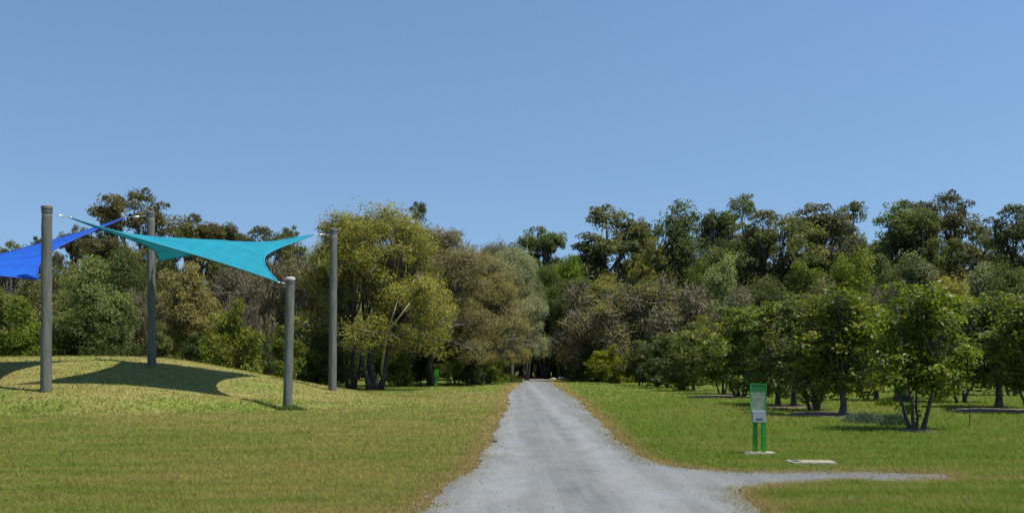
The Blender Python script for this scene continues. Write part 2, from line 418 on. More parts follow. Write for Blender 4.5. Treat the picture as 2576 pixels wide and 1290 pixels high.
# grass blades
def blades(n, d0, d1, seed):
    r = np.random.default_rng(seed)
    u = r.random(n); Y = 1 / (1 / d0 + u * (1 / d1 - 1 / d0))
    X = (r.random(n) * 2 - 1) * (Y * .60 + .8)
    ins = in_road(X, Y); dry, lush, rd = ground_masks(X, Y)
    edge = r.random(n) < np.maximum(np.exp(-(rd / (.16 + .006 * Y)) ** 2) * .5, .05 * sm(3.6, 5.2, X) * (Y < 16) + .3 * sm(5.4, 6.4, X) * (Y < 16))
    keep = ~ins | edge
    for mx, my, mrx, mry in MUL: keep &= ((X - mx) / mrx) ** 2 + ((Y - my) / mry) ** 2 > .8 + .5 * r.random(n)
    X, Y, dry, lush, rd = X[keep], Y[keep], dry[keep], lush[keep], rd[keep]; n = len(X)
    Z = ground_h(X, Y) - .03
    foot = 29.5 + np.clip(X + 13, 0, 8) * .7
    hgt = .022 + .025 * lush
    rough = sm(2.6, 3.6, X) * sm(12.4, 11.6, Y)                   # unmown corner beside the path
    hgt = hgt + .035 * rough
    hgt = hgt + .04 * np.exp(-((Y - foot - .9) / .8) ** 2) * (X < -6)
    hgt = hgt + .02 * sm(14, 18, Y) * sm(1, 5, X)
    hgt = hgt * (1 + .7 * np.clip(wob(X, Y, 4.3, 9) * wob(X, Y, 1.9, 4) * 2, 0, 1)) * r.uniform(.6, 1.2, n) + .032
    wid = (.0036 + .00042 * Y) * r.uniform(.7, 1.4, n)
    a = r.random(n) * 2 * np.pi; lean = r.uniform(.4, 1.6, n) * hgt; b = r.random(n) * 2 * np.pi
    V = np.zeros((n, 3, 3))
    V[:, 0] = np.stack([X - np.cos(a) * wid, Y - np.sin(a) * wid, Z], -1)
    V[:, 1] = np.stack([X + np.cos(a) * wid, Y + np.sin(a) * wid, Z], -1)
    V[:, 2] = np.stack([X + np.cos(b) * lean, Y + np.sin(b) * lean, Z + hgt], -1)
    return mesh_np('grass', V.reshape(-1, 3), 3, {'dry': dry, 'lush': lush, 'tint': r.random(n)})
tag(link('grass', blades(720000, 8.6, 105, 1), M_BLADE), 'short grass blades of the lawn beside the gravel path', 'grass', kind='stuff')

# loose stones on the path
def stones(n):
    r = np.random.default_rng(5)
    Y = 1 / (1 / 8.8 + r.random(n) * (1 / 24 - 1 / 8.8)); X = r.uniform(-3, 8, n)
    k = in_road(X, Y) | (road_dist(X, Y) < .15); X, Y = X[k], Y[k]; n = len(X)
    s = r.gamma(2, .0028, n) + .003
    base = np.array([(1, 0, 0), (-.3, .9, 0), (-.6, -.8, 0), (0, 0, .8)]); tri = [(0, 1, 3), (1, 2, 3), (2, 0, 3)]
    a = r.random(n) * 6.28; ca, sa = np.cos(a), np.sin(a)
    P = np.zeros((n, 4, 3))
    for i, (x, y, z) in enumerate(base):
        P[:, i, 0] = X + s * (x * ca - y * sa); P[:, i, 1] = Y + s * (x * sa + y * ca); P[:, i, 2] = .01 + s * z
    V = np.concatenate([P[:, list(t)] for t in tri], 0)
    return mesh_np('loose_gravel', V.reshape(-1, 3), 3)
tag(link('loose_gravel', stones(9000), M_STONE), 'loose grey stones scattered over the gravel path', 'gravel', kind='stuff')

# ------------------------------------------------------------------ trees
def unit(v): return v / (np.linalg.norm(v, axis=-1, keepdims=True) + 1e-9)

def crown_mesh(name, seed, blobs, n, ln, wd, clumps=26, cr=.3, up=.35, out=.45, droop=0., fill=.25, flatz=.7):
    """leaf quads gathered in clumps over every blob (cx,cy,cz,rx,ry,rz)"""
    r = np.random.default_rng(seed); B = np.array(blobs, float)
    w = (B[:, 3] * B[:, 4] + B[:, 3] * B[:, 5]); w /= w.sum()
    P, O, T = [], [], []
    for bl, wi in zip(B, w):
        c, R = bl[:3], bl[3:]
        nl = max(40, int(n * wi)); nc = max(6, int(clumps * (.5 + wi * len(B) * .5)))
        dirs = unit(r.normal(size=(nc, 3)) + np.array([0, 0, .25]))
        rad = np.where(r.random(nc) < fill, r.uniform(.25, .75, nc), r.uniform(.78, 1.06, nc))
        cc = c + dirs * R * rad[:, None]; ct = r.random(nc); csz = r.uniform(.6, 1.35, nc) * cr
        k = r.integers(0, nc, nl)
        off = r.normal(size=(nl, 3)); off /= np.maximum(1, np.linalg.norm(off, axis=1, keepdims=True) / 1.7)
        p = cc[k] + off * (csz[k] * R.mean())[:, None] * np.array([1, 1, flatz])
        P.append(p); O.append(unit((p - c) / R)); T.append(ct[k] * .55 + r.random(nl) * .45)
    P, O, T = np.concatenate(P), np.concatenate(O), np.concatenate(T); m = len(P)
    nrm = unit(r.normal(size=(m, 3)) * .42 + O * out + np.array([0, 0, up]))
    a = r.normal(size=(m, 3)) + np.array([0, 0, -1.]) * droop * 3
    a = unit(a - nrm * (a * nrm).sum(1, keepdims=True)); b = np.cross(nrm, a)
    L = ln * r.uniform(.6, 1.35, m)[:, None]; W = wd * r.uniform(.6, 1.35, m)[:, None]
    V = np.stack([P - a * L * .5, P + b * W * .5 + a * L * .08 - nrm * W * .12, P + a * L * .5 - nrm * L * .10, P - b * W * .5 + a * L * .08 - nrm * W * .12], 1)
    return mesh_np(name, V.reshape(-1, 3), 4, {'tint': np.clip(T, 0, 1)})

def twig_mesh(name, seed, blobs, n, ln, wd, droop=.3):
    r = np.random.default_rng(seed); B = np.array(blobs, float); k = r.integers(0, len(B), n)
    d = unit(r.normal(size=(n, 3)) + np.array([0, 0, .2]))
    p = B[k, :3] + d * B[k, 3:] * (r.uniform(.45, 1.03, n) ** .7)[:, None]
    a = unit(d * .8 + r.normal(size=(n, 3)) * .6 + np.array([0, 0, -droop])); b = unit(np.cross(a, r.normal(size=(n, 3))))
    L = ln * r.uniform(.5, 1.4, n)[:, None]; W = wd * r.uniform(.6, 1.3, n)[:, None]
    V = np.stack([p - a * L - b * W, p - a * L + b * W, p + b * W * .4 + a * L * .2 + r.normal(size=(n, 3)) * .03, p + a * L], 1)
    return mesh_np(name, V.reshape(-1, 3), 4)

def wiggle(r, a, b, n, amp, sag=0.):
    a, b = Vector(a), Vector(b); out = []
    for i in range(n + 1):
        t = i / n; p = a.lerp(b, t); j = amp * math.sin(math.pi * t)
        out.append(p + Vector((r.uniform(-j, j), r.uniform(-j, j), r.uniform(-j, j) * .4 - sag * math.sin(math.pi * t))))
    return out

def trunk_mesh(name, seed, stems, blobs, r0, fork, sides=7):
    """stems: base points; limbs run from each stem's fork to blob centres and on to twigs"""
    r = random.Random(seed); mb = MB(); forks = []
    for (bx, by, tx, ty, tz, rr) in stems:
        pts = wiggle(r, (bx, by, -.12), (tx, ty, tz), 5, (.025 if tz < 2 else .05) * tz)
        mb.tube(pts, [rr * (1.35 if i == 0 else 1.08 if i == 1 else 1 - .09 * i) for i in range(6)], sides); forks.append((Vector((tx, ty, tz)), rr * .6))
    for bl in blobs:
        c = Vector(bl[:3]); fk, fr = min(forks, key=lambda q: (q[0] - c).length + max(0, q[0].z - c.z) * 3)
        pts = wiggle(r, fk, c, 4, .07 * (c - fk).length); rad = fr * r.uniform(.55, .9)
        mb.tube(pts, [rad * (1 - .17 * i) for i in range(5)], 5)
        for k in range(5):
            d = Vector((r.gauss(0, 1), r.gauss(0, 1), r.gauss(.4, .8))).normalized()
            e = c + Vector((d.x * bl[3], d.y * bl[4], d.z * bl[5])) * .85
            s_ = pts[r.choice((2, 3, 4))]
            mb.tube(wiggle(r, s_, e, 3, .06), [rad * .4, rad * .3, rad * .2, rad * .08], 4, False)
    return mb.mesh(name, True)

def measure(*ms):
    hi = 0; w = 0
    for me in ms:
        co = np.empty(len(me.vertices) * 3, np.float32); me.vertices.foreach_get('co', co); co = co.reshape(-1, 3)
        hi = max(hi, np.percentile(co[:, 2], 99.7)); w = max(w, np.percentile(np.abs(co[:, 0]), 98.5) * 2)
    return hi, w
PROTO = {}
def register(kind, v, crown, trunk, twig=None, limb=None):
    PROTO[(kind, v)] = (crown, trunk, twig, limb, *measure(crown))

for v in range(6):                                   # orchard: vase of stems, dense leaves from knee height
    r = random.Random(100 + v); blobs = []
    for i in range(22):
        a = r.uniform(0, 6.28); q = r.uniform(.2, 1.0); z = r.uniform(.75, 3.0)
        w = (1.0, .8, 1.1, .9, .75, 1.05)[v] * (1 - abs(z - (2.0, 2.3, 1.8, 2.2, 1.7, 2.4)[v]) * .34)
        blobs.append((math.cos(a) * q * w, math.sin(a) * q * w, z, *[r.uniform(.32, .56)] * 2, r.uniform(.32, .62)))
    blobs.append((r.uniform(-.2, .2), 0, 3.1, .5, .5, .5))
    for i in range(6): blobs.append((r.uniform(-.8, .8), r.uniform(-.6, .6), r.uniform(2.9, 3.45), .22, .22, .42))
    stems = []
    ns = (3, 1, 5, 4, 1, 3)[v]
    for i in range(ns):
        a = 6.28 * i / ns + r.uniform(-.4, .4)
        sp = .42 if ns > 1 else .06
        stems.append((.09 * math.cos(a), .09 * math.sin(a), sp * math.cos(a), sp * math.sin(a), r.uniform(1.0, 1.4), r.uniform(.036, .054) if ns > 1 else .08))
    register('orchard', v, crown_mesh('orchard_crown', 200 + v, blobs, 11500, .115, .055, 10, .30, .4, .4, .15, .25),
             trunk_mesh('orchard_trunk', 300 + v, stems, blobs, .07, 1))
for v in range(5):                                   # gum: tall bole, separate rounded foliage pads with gaps
    r = random.Random(400 + v); blobs = []
    openness = (.0, .3, .6, .15, .45)[v]
    for i in range(26 - int(openness * 14)):
        a = r.uniform(0, 6.28); z = r.uniform(6.5, 12.6); q = r.uniform(.6, 3.6) * (1.12 - abs(z - 9.2) * .13)
        s = r.uniform(.65, 1.25) * (1 - openness * .15)
        blobs.append((math.cos(a) * q, math.sin(a) * q, z, s, s, s * r.uniform(.6, .85)))
    blobs.append((r.uniform(-.6, .6), 0, 13.0, 1.1, 1.1, .8))
    register('gum', v, crown_mesh('gum_crown', 500 + v, blobs, int(21000 - openness * 7000), .235, .105, 15, .3, .3, .35, .5, .2, .6),
             trunk_mesh('gum_trunk', 600 + v, [(0, 0, r.uniform(-.5, .5), r.uniform(-.4, .4), 5.8, .34)], blobs, .22, 6))
for v in range(5):                                   # dense forest tree, foliage nearly to the ground
    r = random.Random(700 + v); blobs = []
    for i in range(20):
        z = r.uniform(1.2, 7.2); a = r.uniform(0, 6.28); q = r.uniform(.5, 2.5) * (1.1 - (max(0, z - 4)) * .18)
        s = r.uniform(.75, 1.35)
        blobs.append((math.cos(a) * q, math.sin(a) * q, z, s, s, s * r.uniform(.8, 1.2)))
    blobs.append((0, 0, 7.6, .9, .9, .8))
    register('bush', v, crown_mesh('forest_crown', 800 + v, blobs, 22000, .19, .092, 17, .3, .4, .45, .15, .25),
             trunk_mesh('forest_trunk', 900 + v, [(0, 0, r.uniform(-.3, .3), 0, 2.8, .16), (.2, .1, .8, .4, 2.6, .10)], blobs, .16, 3))
for v in range(3):                                   # fine leaved domed tree with many bare twigs
    r = random.Random(1000 + v); blobs = []
    for i in range(44):
        z = r.uniform(2.6, 10.4); a = r.uniform(0, 6.28); q = r.uniform(.55, 1) ** .5 * 4.4 * math.sqrt(max(.03, 1 - (max(0, z - 4) / 7.0) ** 2))
        s = r.uniform(.75, 1.25)
        blobs.append((math.cos(a) * q, math.sin(a) * q * .9, z, s, s, s * r.uniform(.7, 1.0)))
    blobs += [(0, 0, 10.5, 1.6, 1.6, .8)]
    for i in range(14):                              # closed rounded top
        a = 6.28 * i / 14 + r.uniform(-.2, .2); q = r.choice((1.3, 2.1, 2.9)); blobs.append((math.cos(a) * q, math.sin(a) * q, 10.4 - .22 * q * q + r.uniform(-.25, .2), 1.05, 1.05, .8))
    register('dome', v, crown_mesh('dome_crown', 1100 + v, blobs, 56000, .16, .062, 15, .34, .45, .35, .2, .3),
             trunk_mesh('dome_trunk', 1200 + v, [(0, 0, -.3, .2, 3.6, .27), (.35, .1, 1.5, .3, 4.2, .18), (-.3, 0, -1.4, -.2, 4.0, .15)], blobs, .27, 4, 9),
             twig_mesh('dome_twigs', 1250 + v, blobs, 1500, .5, .010))
for v in range(2):                                   # bare looking grey thicket tree
    r = random.Random(1300 + v); blobs = []
    for i in range(16):
        z = r.uniform(1.5, 6.2); a = r.uniform(0, 6.28); q = math.sqrt(r.random()) * 2.9 * (1.05 - max(0, z - 4) * .14)
        s = r.uniform(.8, 1.3); blobs.append((math.cos(a) * q, math.sin(a) * q, z, s, s, s))
    register('thicket', v, crown_mesh('thicket_crown', 1400 + v, blobs, 6500, .22, .08, 15, .36, .3, .3, .35, .4),
             trunk_mesh('thicket_trunk', 1500 + v, [(0, 0, .2, .2, 2.4, .13), (.3, 0, 1.1, .2, 2.6, .1), (-.3, .1, -1, .2, 2.5, .1)], blobs, .13, 2.4),
             twig_mesh('thicket_twigs', 1600 + v, blobs, 3600, .6, .016, .1))
for v in range(3):                                   # leafy shrub from the ground up
    r = random.Random(1700 + v); blobs = []
    for i in range(13):
        z = r.uniform(.45, 2.9); a = r.uniform(0, 6.28); q = r.uniform(.2, 1.15) * (1.1 - max(0, z - 1.6) * .35)
        s = r.uniform(.42, .72); blobs.append((math.cos(a) * q, math.sin(a) * q, z, s, s, s * r.uniform(.8, 1.15)))
    blobs.append((0, 0, 3.1, .45, .45, .5))
    register('shrub', v, crown_mesh('shrub_crown', 1800 + v, blobs, 12000, .135, .068, 15, .32, .4, .45, .1, .25),
             trunk_mesh('shrub_trunk', 1900 + v, [(0, 0, .1, .1, .9, .05), (.15, .1, .5, .2, .9, .04), (-.15, 0, -.4, .1, .9, .04)], blobs, .05, 1, 5))

def plant(name, kind, v, leaf, bark, X, Y, H, W, label, cat='tree', group=None, z=None, rz=None):
    crown, trunk, twig, limb, ph, pw = PROTO[(kind, v)]
    zz = float(ground_h(X, Y)) - .03 if z is None else z
    e = empty(name, (X, Y, zz), RNG.uniform(0, 6.28) if rz is None else rz)
    sx = W / pw; sz = H / ph; e.scale = (sx, sx, sz)
    tag(e, label, cat, group)
    for nm, me, mt in (('trunk', trunk, bark), ('crown', crown, leaf), ('twigs', twig, M_TWIG)):
        if me is None: continue
        if not me.materials: me.materials.append(mt)
        o = bpy.data.objects.new(nm, me); C.objects.link(o); o.parent = e
        o.material_slots[0].link = 'OBJECT'; o.material_slots[0].material = mt
    return e
def by_px(px, d, top, wpx):
    X = (px - 512) / F * d
    return X, d, CH + (HZ - top) * d / F - float(ground_h(X, d)), wpx * d / F
def gd(y): return CH * F / (y - HZ)

OR = 'orchard trees standing in the grass right of the path'
ORCH = [  # px, base row, top row, width, label
    (917, 430, 283, 104, 'vase shaped orchard tree with many stems beside the silver-green plant'),
    (814, 410, 292, 74, 'orchard tree with splayed stems on mulch right behind the green sign'),
    (841, 415, 287, 88, 'orchard tree with a thick dark stem at the right edge of the mulch'),
    (778, 404, 302, 62, 'slim orchard tree whose stem shows just right of the sign post'),
    (795, 406, 296, 64, 'slim orchard tree between the sign and the splayed orchard stems'),
    (722, 393, 322, 52, 'dark low orchard tree at the path side of the mulch'),
    (740, 397, 306, 66, 'dark orchard tree with a forked trunk at the mulch left of the sign'),
    (995, 407, 292, 92, 'orchard tree with one straight trunk on mulch beyond the thin stake'),
    (1034, 412, 296, 90, 'orchard tree cut off by the right side, beside the straight trunked one'),
    (962, 402, 300, 76, 'orchard tree with several stems directly behind the thin stake'),
]
for i, (px, by, tp, w, lb) in enumerate(ORCH):
    plant('orchard_tree', 'orchard', (2, 3, 1, 4, 4, 0, 3, 1, 5, 0)[i], L_ORCH, M_BARK, *by_px(px, gd(by), tp, w * .92), lb, 'tree', OR)
for i, (px, by, tp, w) in enumerate(((942, 398, 305, 54), (878, 400, 308, 56), (760, 394, 306, 52), (1012, 395, 294, 58), (862, 391, 300, 52), (900, 391, 296, 52), (968, 390, 296, 52), (800, 391, 300, 50), (1040, 391, 290, 56), (832, 389, 300, 46))):
    plant('orchard_tree', 'orchard', (i * 5 + 2) % 6, L_ORCH, M_BARK, *by_px(px, gd(by), tp, w), 'leafy orchard tree in the back rows, mostly hidden by the front row', 'tree', 'back rows of the orchard')
for i, (px, by, tp, w) in enumerate(((695, 390, 322, 62), (668, 387, 334, 56), (640, 385, 340, 52), (612, 383, 345, 46), (590, 381, 349, 36), (702, 384, 316, 52), (655, 381, 330, 46), (680, 380, 322, 50), (625, 379, 340, 40), (575, 379, 352, 28))):
    plant('low_orchard_tree', 'shrub', i % 3, L_ORCH, M_BARKD, *by_px(px, gd(by), tp, w), 'low bushy tree with branches to the grass along the far right of the path', 'tree', 'low trees along the far path')

# big domed trees left of the path
e = plant('paperbark_tree', 'dome', 0, L_OLIVE, M_BARKD, *by_px(374, 62, 206, 150), 'tall olive-gold domed tree with dark twin trunks and a pale bare limb', 'tree', rz=.3)
mb = MB(); rr = random.Random(4)
b0 = Vector(((380 - 512) / F * 59.5, 59.5, 0)) - e.location
def lp(px, py, d=59.5): return Vector(((px - 512) / F * d, d, CH + (HZ - py) * d / F))
inv = (Matrix.LocRotScale(e.location, e.rotation_euler, e.scale)).inverted()
def limb(pts, rad):
    mb.tube([inv @ p for p in pts], rad, 7)
limb([lp(381, 374, 61.4), lp(382, 364, 60.6), lp(384, 352, 59.5), lp(386, 338, 58.5), lp(389, 328, 57.8), lp(396, 321, 57), lp(402, 313, 56.5), lp(410, 302, 57)], [.075, .075, .075, .07, .062, .05, .038, .015])
limb([lp(389, 328, 57.8), lp(391, 320, 57.2), lp(394, 312, 57), lp(397, 302, 57.5)], [.036, .03, .022, .01])
link('limb', mb.mesh('limb', True), M_BARKP, e)
plant('paperbark_tree', 'dome', 1, L_OLIVE, M_BARKD, *by_px(352, 63, 222, 90), 'olive domed tree with a single dark trunk beside the tall timber pole', 'tree')
plant('paperbark_tree', 'dome', 2, L_OLIVEG, M_BARK, *by_px(432, 74, 228, 128), 'grey-brown twiggy domed tree right of the olive-gold dome', 'tree')
plant('paperbark_tree', 'dome', 0, L_GREY, M_BARK, *by_px(330, 68, 250, 70), 'grey-brown twiggy tree behind the two right timber poles', 'tree')
plant('paperbark_tree', 'dome', 1, L_OLIVE, M_BARK, *by_px(488, 82, 276, 84), 'low olive twiggy tree at the left edge of the path end', 'tree')
plant('paperbark_tree', 'dome', 0, L_GREY, M_BARK, *by_px(474, 84, 250, 112), 'grey-brown twiggy tree between the dome and the pale sage tree', 'tree')
plant('sage_tree', 'dome', 1, L_PALE, M_BARK, *by_px(512, 94, 248, 74), 'pale sage green tree drooping over the left of the path end', 'tree')
plant('sage_tree', 'dome', 0, L_PALE, M_BARK, *by_px(527, 104, 270, 48), 'pale sage green tree hanging over the dark gap at the path end', 'tree')
plant('sage_tree', 'dome', 2, L_PALE, M_BARK, *by_px(496, 106, 243, 60), 'pale sage green tree top showing above the grey-brown domes', 'tree')
for i, (px, d, tp, w) in enumerate(((398, 72, 343, 36), (420, 75, 335, 40), (449, 76, 340, 36), (468, 77, 333, 40), (488, 82, 340, 34), (350, 70, 335, 44), (330, 66, 340, 40), (312, 62, 335, 40), (375, 74, 330, 44), (405, 79, 325, 46), (455, 83, 322, 50))):
    plant('understorey_shrub', 'shrub', i % 3, L_DARK if i % 2 else L_BUSH, M_BARKD, *by_px(px, d, tp, w), 'green shrub in the shade under the domed trees', 'shrub', 'shrubs under the domed trees')  # alternate shrubs get lighter leaves, so their colour makes them look better lit

# left, behind the mound
for i, (px, d, tp, w, lf, lb) in enumerate((
        (18, 55, 297, 62, L_SHRUB, 'yellow-green leafy shrub on the mound\'s far side left of the tall front pole'),
        (84, 54, 311, 66, L_DARK, 'deep green leafy shrub right beside the tall front pole on the mound'),
        (160, 56, 322, 46, L_BUSH, 'mid green shrub behind the pole on the mound crest'),
        (236, 50, 300, 62, L_SHRUB, 'rounded bright yellow-green shrub where the mound slopes down'),
        (262, 52, 335, 36, L_DARK, 'small dark shrub at the right foot of the bright yellow-green shrub'),
        (198, 54, 332, 50, L_DARK, 'dark shrub between the mound crest pole and the bright shrub'),
        (122, 57, 318, 40, L_BUSH, 'small green shrub left of the pole on the mound crest'),
        (52, 57, 318, 40, L_DARK, 'dark shrub directly behind the tall front pole'),
        (283, 54, 325, 44, L_BUSH, 'green shrub behind the short front pole'))):
    plant('leafy_shrub', 'shrub', i % 3, lf, M_BARKD, *by_px(px, d, tp, w), lb, 'shrub')
for i, (px, d, tp, w, k, lf, lb) in enumerate((
        (92, 62, 258, 74, 'bush', L_BUSH, 'broad green tree behind the tall front pole, under the blue sail'),
        (124, 68, 246, 62, 'bush', L_BUSH, 'rounded green tree behind the pole on the mound crest, under the sails'),
        (25, 64, 277, 70, 'bush', L_GUMB, 'dull bronze-green tree below the royal blue sail'),
        (-12, 62, 285, 60, 'bush', L_BUSH, 'green tree cut off at the left below the blue sail'),
        (143, 66, 288, 44, 'thicket', L_GREY, 'bare grey twiggy thicket just left of the mound crest pole'),
        (190, 62, 264, 78, 'bush', L_OLIVEG, 'olive-brown tree under the turquoise sail'),
        (228, 66, 268, 66, 'thicket', L_GUMB, 'brown open thicket behind the bright yellow-green shrub'),
        (262, 64, 268, 60, 'thicket', L_GREY, 'grey twiggy thicket left of the short front pole'),
        (295, 66, 258, 66, 'thicket', L_GREY, 'grey-brown thicket between the short pole and the tall right pole'),
        (58, 72, 268, 60, 'bush', L_GUMB, 'bronze tinted tree showing between blue sail and front pole'),
        (165, 74, 258, 60, 'bush', L_DARK, 'dark tree right of the mound crest pole'))):
    plant('forest_tree', k, i % (2 if k == 'thicket' else 5), lf, M_BARK, *by_px(px, d, tp, w), lb, 'tree')
for i, (px, d, tp, w, v, lf, lb) in enumerate((
        (137, 112, 190, 66, 0, L_GUMB, 'tall bronze gum tree standing above the sails against the sky'),
        (76, 118, 226, 36, 3, L_GUMB, 'small gum tree top seen just above the blue sail'),
        (192, 110, 216, 60, 3, L_GUMB, 'bronze gum tree above the turquoise sail, right of the tall bronze one'),
        (230, 112, 225, 56, 1, L_GUMB, 'open gum tree above the middle of the turquoise sail'),
        (265, 108, 228, 60, 0, L_GUM, 'green gum tree above the right half of the turquoise sail'),
        (288, 114, 227, 24, 2, L_GUM, 'thin gum top above the turquoise sail\'s right tip'),
        (14, 120, 242, 50, 3, L_GUM, 'low gum tree above the blue sail at the far left'),
        (36, 126, 238, 34, 2, L_GUM, 'sparse twiggy gum top left of the tall front pole'),
        (108, 105, 238, 70, 1, L_GUMB, 'wide bronze gum below the tall bronze gum'),
        (421, 100, 203, 28, 2, L_GUM, 'sparse gum top poking up behind the domed trees'))):
    plant('gum_tree', 'gum', v, lf, M_BARK, *by_px(px, d, tp, max(46, w * 1.3)), lb, 'tree')

# right skyline
for i, (px, d, tp, w, v, k, lf, lb) in enumerate((
        (540, 140, 228, 48, 3, 'gum', L_GUM, 'round topped gum tree alone against the sky left of the skyline gap'),
        (604, 128, 206, 84, 4, 'gum', L_GUM, 'open crowned gum tree with sky showing through its branches'),
        (683, 108, 204, 92, 0, 'bush', L_GUM, 'big dark dense tree rising above the grey thicket'),
        (650, 106, 240, 58, 2, 'bush', L_OLIVEG, 'olive tree leaning on the left of the big dark dense tree'),
        (640, 130, 220, 26, 1, 'gum', L_GUM, 'narrow gum top between the open gum and the big dark tree'),
        (712, 116, 212, 40, 1, 'gum', L_GUM, 'gum branches sticking out right of the big dark tree'),
        (745, 118, 196, 48, 4, 'gum', L_GUM, 'gum tree with flat ragged top, highest of the middle skyline'),
        (770, 110, 212, 74, 0, 'gum', L_GUM, 'wide gum tree below the flat ragged top'),
        (806, 114, 206, 80, 3, 'gum', L_GUMB, 'broad bronze gum crown in the middle of the right skyline'),
        (858, 122, 202, 52, 2, 'gum', L_GUM, 'open gum with sky showing between its branches left of the twin tall gums'),
        (898, 114, 203, 66, 3, 'gum', L_GUM, 'gum with a rounded top, left of the twin tall gums'),
        (944, 116, 193, 58, 0, 'gum', L_GUMB, 'tallest grey-bronze gum of the right skyline'),
        (922, 110, 212, 60, 1, 'gum', L_GUM, 'gum tree filling the gap left of the tallest gum'),
        (982, 124, 226, 44, 2, 'gum', L_GUM, 'low sparse gum in the dip right of the tallest gum'),
        (1018, 108, 206, 64, 0, 'gum', L_GUM, 'dark gum tree cut by the right side of the skyline'),
        (725, 128, 228, 40, 3, 'gum', L_GUM, 'small gum in the notch before the ragged topped gum'),
        (1052, 112, 210, 60, 3, 'gum', L_GUM, 'gum tree partly out of the picture at far right'))):
    plant('gum_tree' if k == 'gum' else 'forest_tree', k, v, lf, M_BARK, *by_px(px, d, tp, max(66, w * 1.35) if k == 'gum' else w), lb, 'tree')
# right middle layer
for i, (px, d, tp, w, k, lf, lb) in enumerate((
        (572, 122, 257, 72, 'bush', L_TUFT, 'vivid green low dome below the open gum tree'),
        (545, 120, 266, 64, 'dome', L_BUSH, 'green rounded tree above the dark gap at the path end'),
        (580, 116, 278, 60, 'dome', L_BUSH, 'green tree left of the grey thicket'),
        (608, 108, 276, 62, 'bush', L_OLIVEG, 'olive topped tree behind the grey thicket'),
        (645, 104, 280, 60, 'bush', L_BUSH, 'mid green tree between the thicket and the big dark tree'),
        (598, 98, 288, 84, 'thicket', L_OLIVEG, 'bare grey thicket right of the path end'),
        (640, 94, 284, 96, 'thicket', L_OLIVEG, 'bare grey thicket in front of the big dark tree'),
        (682, 92, 282, 84, 'thicket', L_GREY, 'bare grey thicket left of the orchard\'s dark trees'),
        (728, 92, 256, 56, 'bush', L_PALE, 'pale yellow-green tree above the left end of the orchard'),
        (765, 88, 276, 64, 'bush', L_BUSH, 'green tree above the orchard behind the sign'),
        (800, 92, 262, 62, 'bush', L_BUSH, 'mid green tree below the broad bronze gum'),
        (846, 90, 250, 66, 'bush', L_SHRUB, 'fresh green tree above the middle of the orchard'),
        (880, 94, 256, 60, 'bush', L_GUM, 'dull green tree between the fresh green and the sage tree'),
        (908, 92, 254, 70, 'bush', L_PALE, 'grey sage tree below the rounded gum'),
        (950, 84, 278, 74, 'bush', L_OLIVEG, 'dull olive tree above the vase shaped orchard tree'),
        (985, 92, 264, 62, 'bush', L_PALE, 'sage tree in the dip of the right skyline'),
        (1016, 90, 262, 60, 'bush', L_BUSH, 'green tree below the dark gum at the right'),
        (700, 100, 262, 56, 'bush', L_BUSH, 'green tree right below the big dark dense tree'),
        (1045, 86, 275, 60, 'bush', L_BUSH, 'green tree partly out of the picture behind the orchard'),
        (825, 82, 280, 60, 'bush', L_GUMB, 'brownish tree directly behind the orchard'),
        (740, 84, 286, 56, 'thicket', L_BUSH, 'green thicket above the dark orchard trees'),
        (785, 80, 288, 60, 'bush', L_DARK, 'dark green tree directly behind the orchard'),
        (890, 80, 284, 64, 'thicket', L_GREY, 'grey thicket directly behind the vase shaped orchard tree'))):
    plant('forest_tree', k, i % {'thicket': 2, 'dome': 3, 'bush': 5}[k], lf, M_BARK, *by_px(px, d, tp, w), lb, 'tree')

# the wood that closes the view: path end and behind
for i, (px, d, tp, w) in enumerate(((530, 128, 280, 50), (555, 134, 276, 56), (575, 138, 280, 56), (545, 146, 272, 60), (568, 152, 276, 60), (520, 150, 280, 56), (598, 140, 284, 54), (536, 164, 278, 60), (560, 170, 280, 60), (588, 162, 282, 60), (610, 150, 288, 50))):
    plant('wood_tree', 'dome', i % 3, L_DARK, M_BARK, *by_px(px, d, tp, w), 'dark tree closing the shaded gap at the end of the path', 'tree', 'dark trees at the path end')  # leaf colour kept dark to paint the shade inside the gap
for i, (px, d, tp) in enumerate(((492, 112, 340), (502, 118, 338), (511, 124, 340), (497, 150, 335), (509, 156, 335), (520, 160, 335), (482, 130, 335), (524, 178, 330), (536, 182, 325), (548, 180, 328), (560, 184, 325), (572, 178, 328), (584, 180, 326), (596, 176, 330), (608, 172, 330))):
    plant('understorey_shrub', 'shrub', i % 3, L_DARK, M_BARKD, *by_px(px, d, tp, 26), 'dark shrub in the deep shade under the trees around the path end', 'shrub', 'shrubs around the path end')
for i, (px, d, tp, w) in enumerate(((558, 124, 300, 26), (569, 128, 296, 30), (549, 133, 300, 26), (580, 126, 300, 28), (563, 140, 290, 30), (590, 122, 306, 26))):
    plant('slender_tree', 'gum', (i * 2) % 5, L_DARK, M_BARKP if i == 0 else M_BARK, *by_px(px, d, tp, w), 'slender bare trunked tree beside the dark gap at the path end', 'tree', 'slender trunks at the path end')  # dark leaf colour adds to the painted shade of the gap
WOODL = {}
for mt_, w_ in ((L_BUSH, 'mid green'), (L_GUM, 'dull olive'), (L_DARK, 'deep dark green'), (L_GUMB, 'bronze tinted'), (L_PALE, 'pale sage')):
    WOODL[(mt_.name, 'bush')] = w_ + ' dense tree of the background wood, half hidden by nearer crowns'
    WOODL[(mt_.name, 'gum')] = w_ + ' gum tree of the background wood with clustered foliage pads'
k = 0
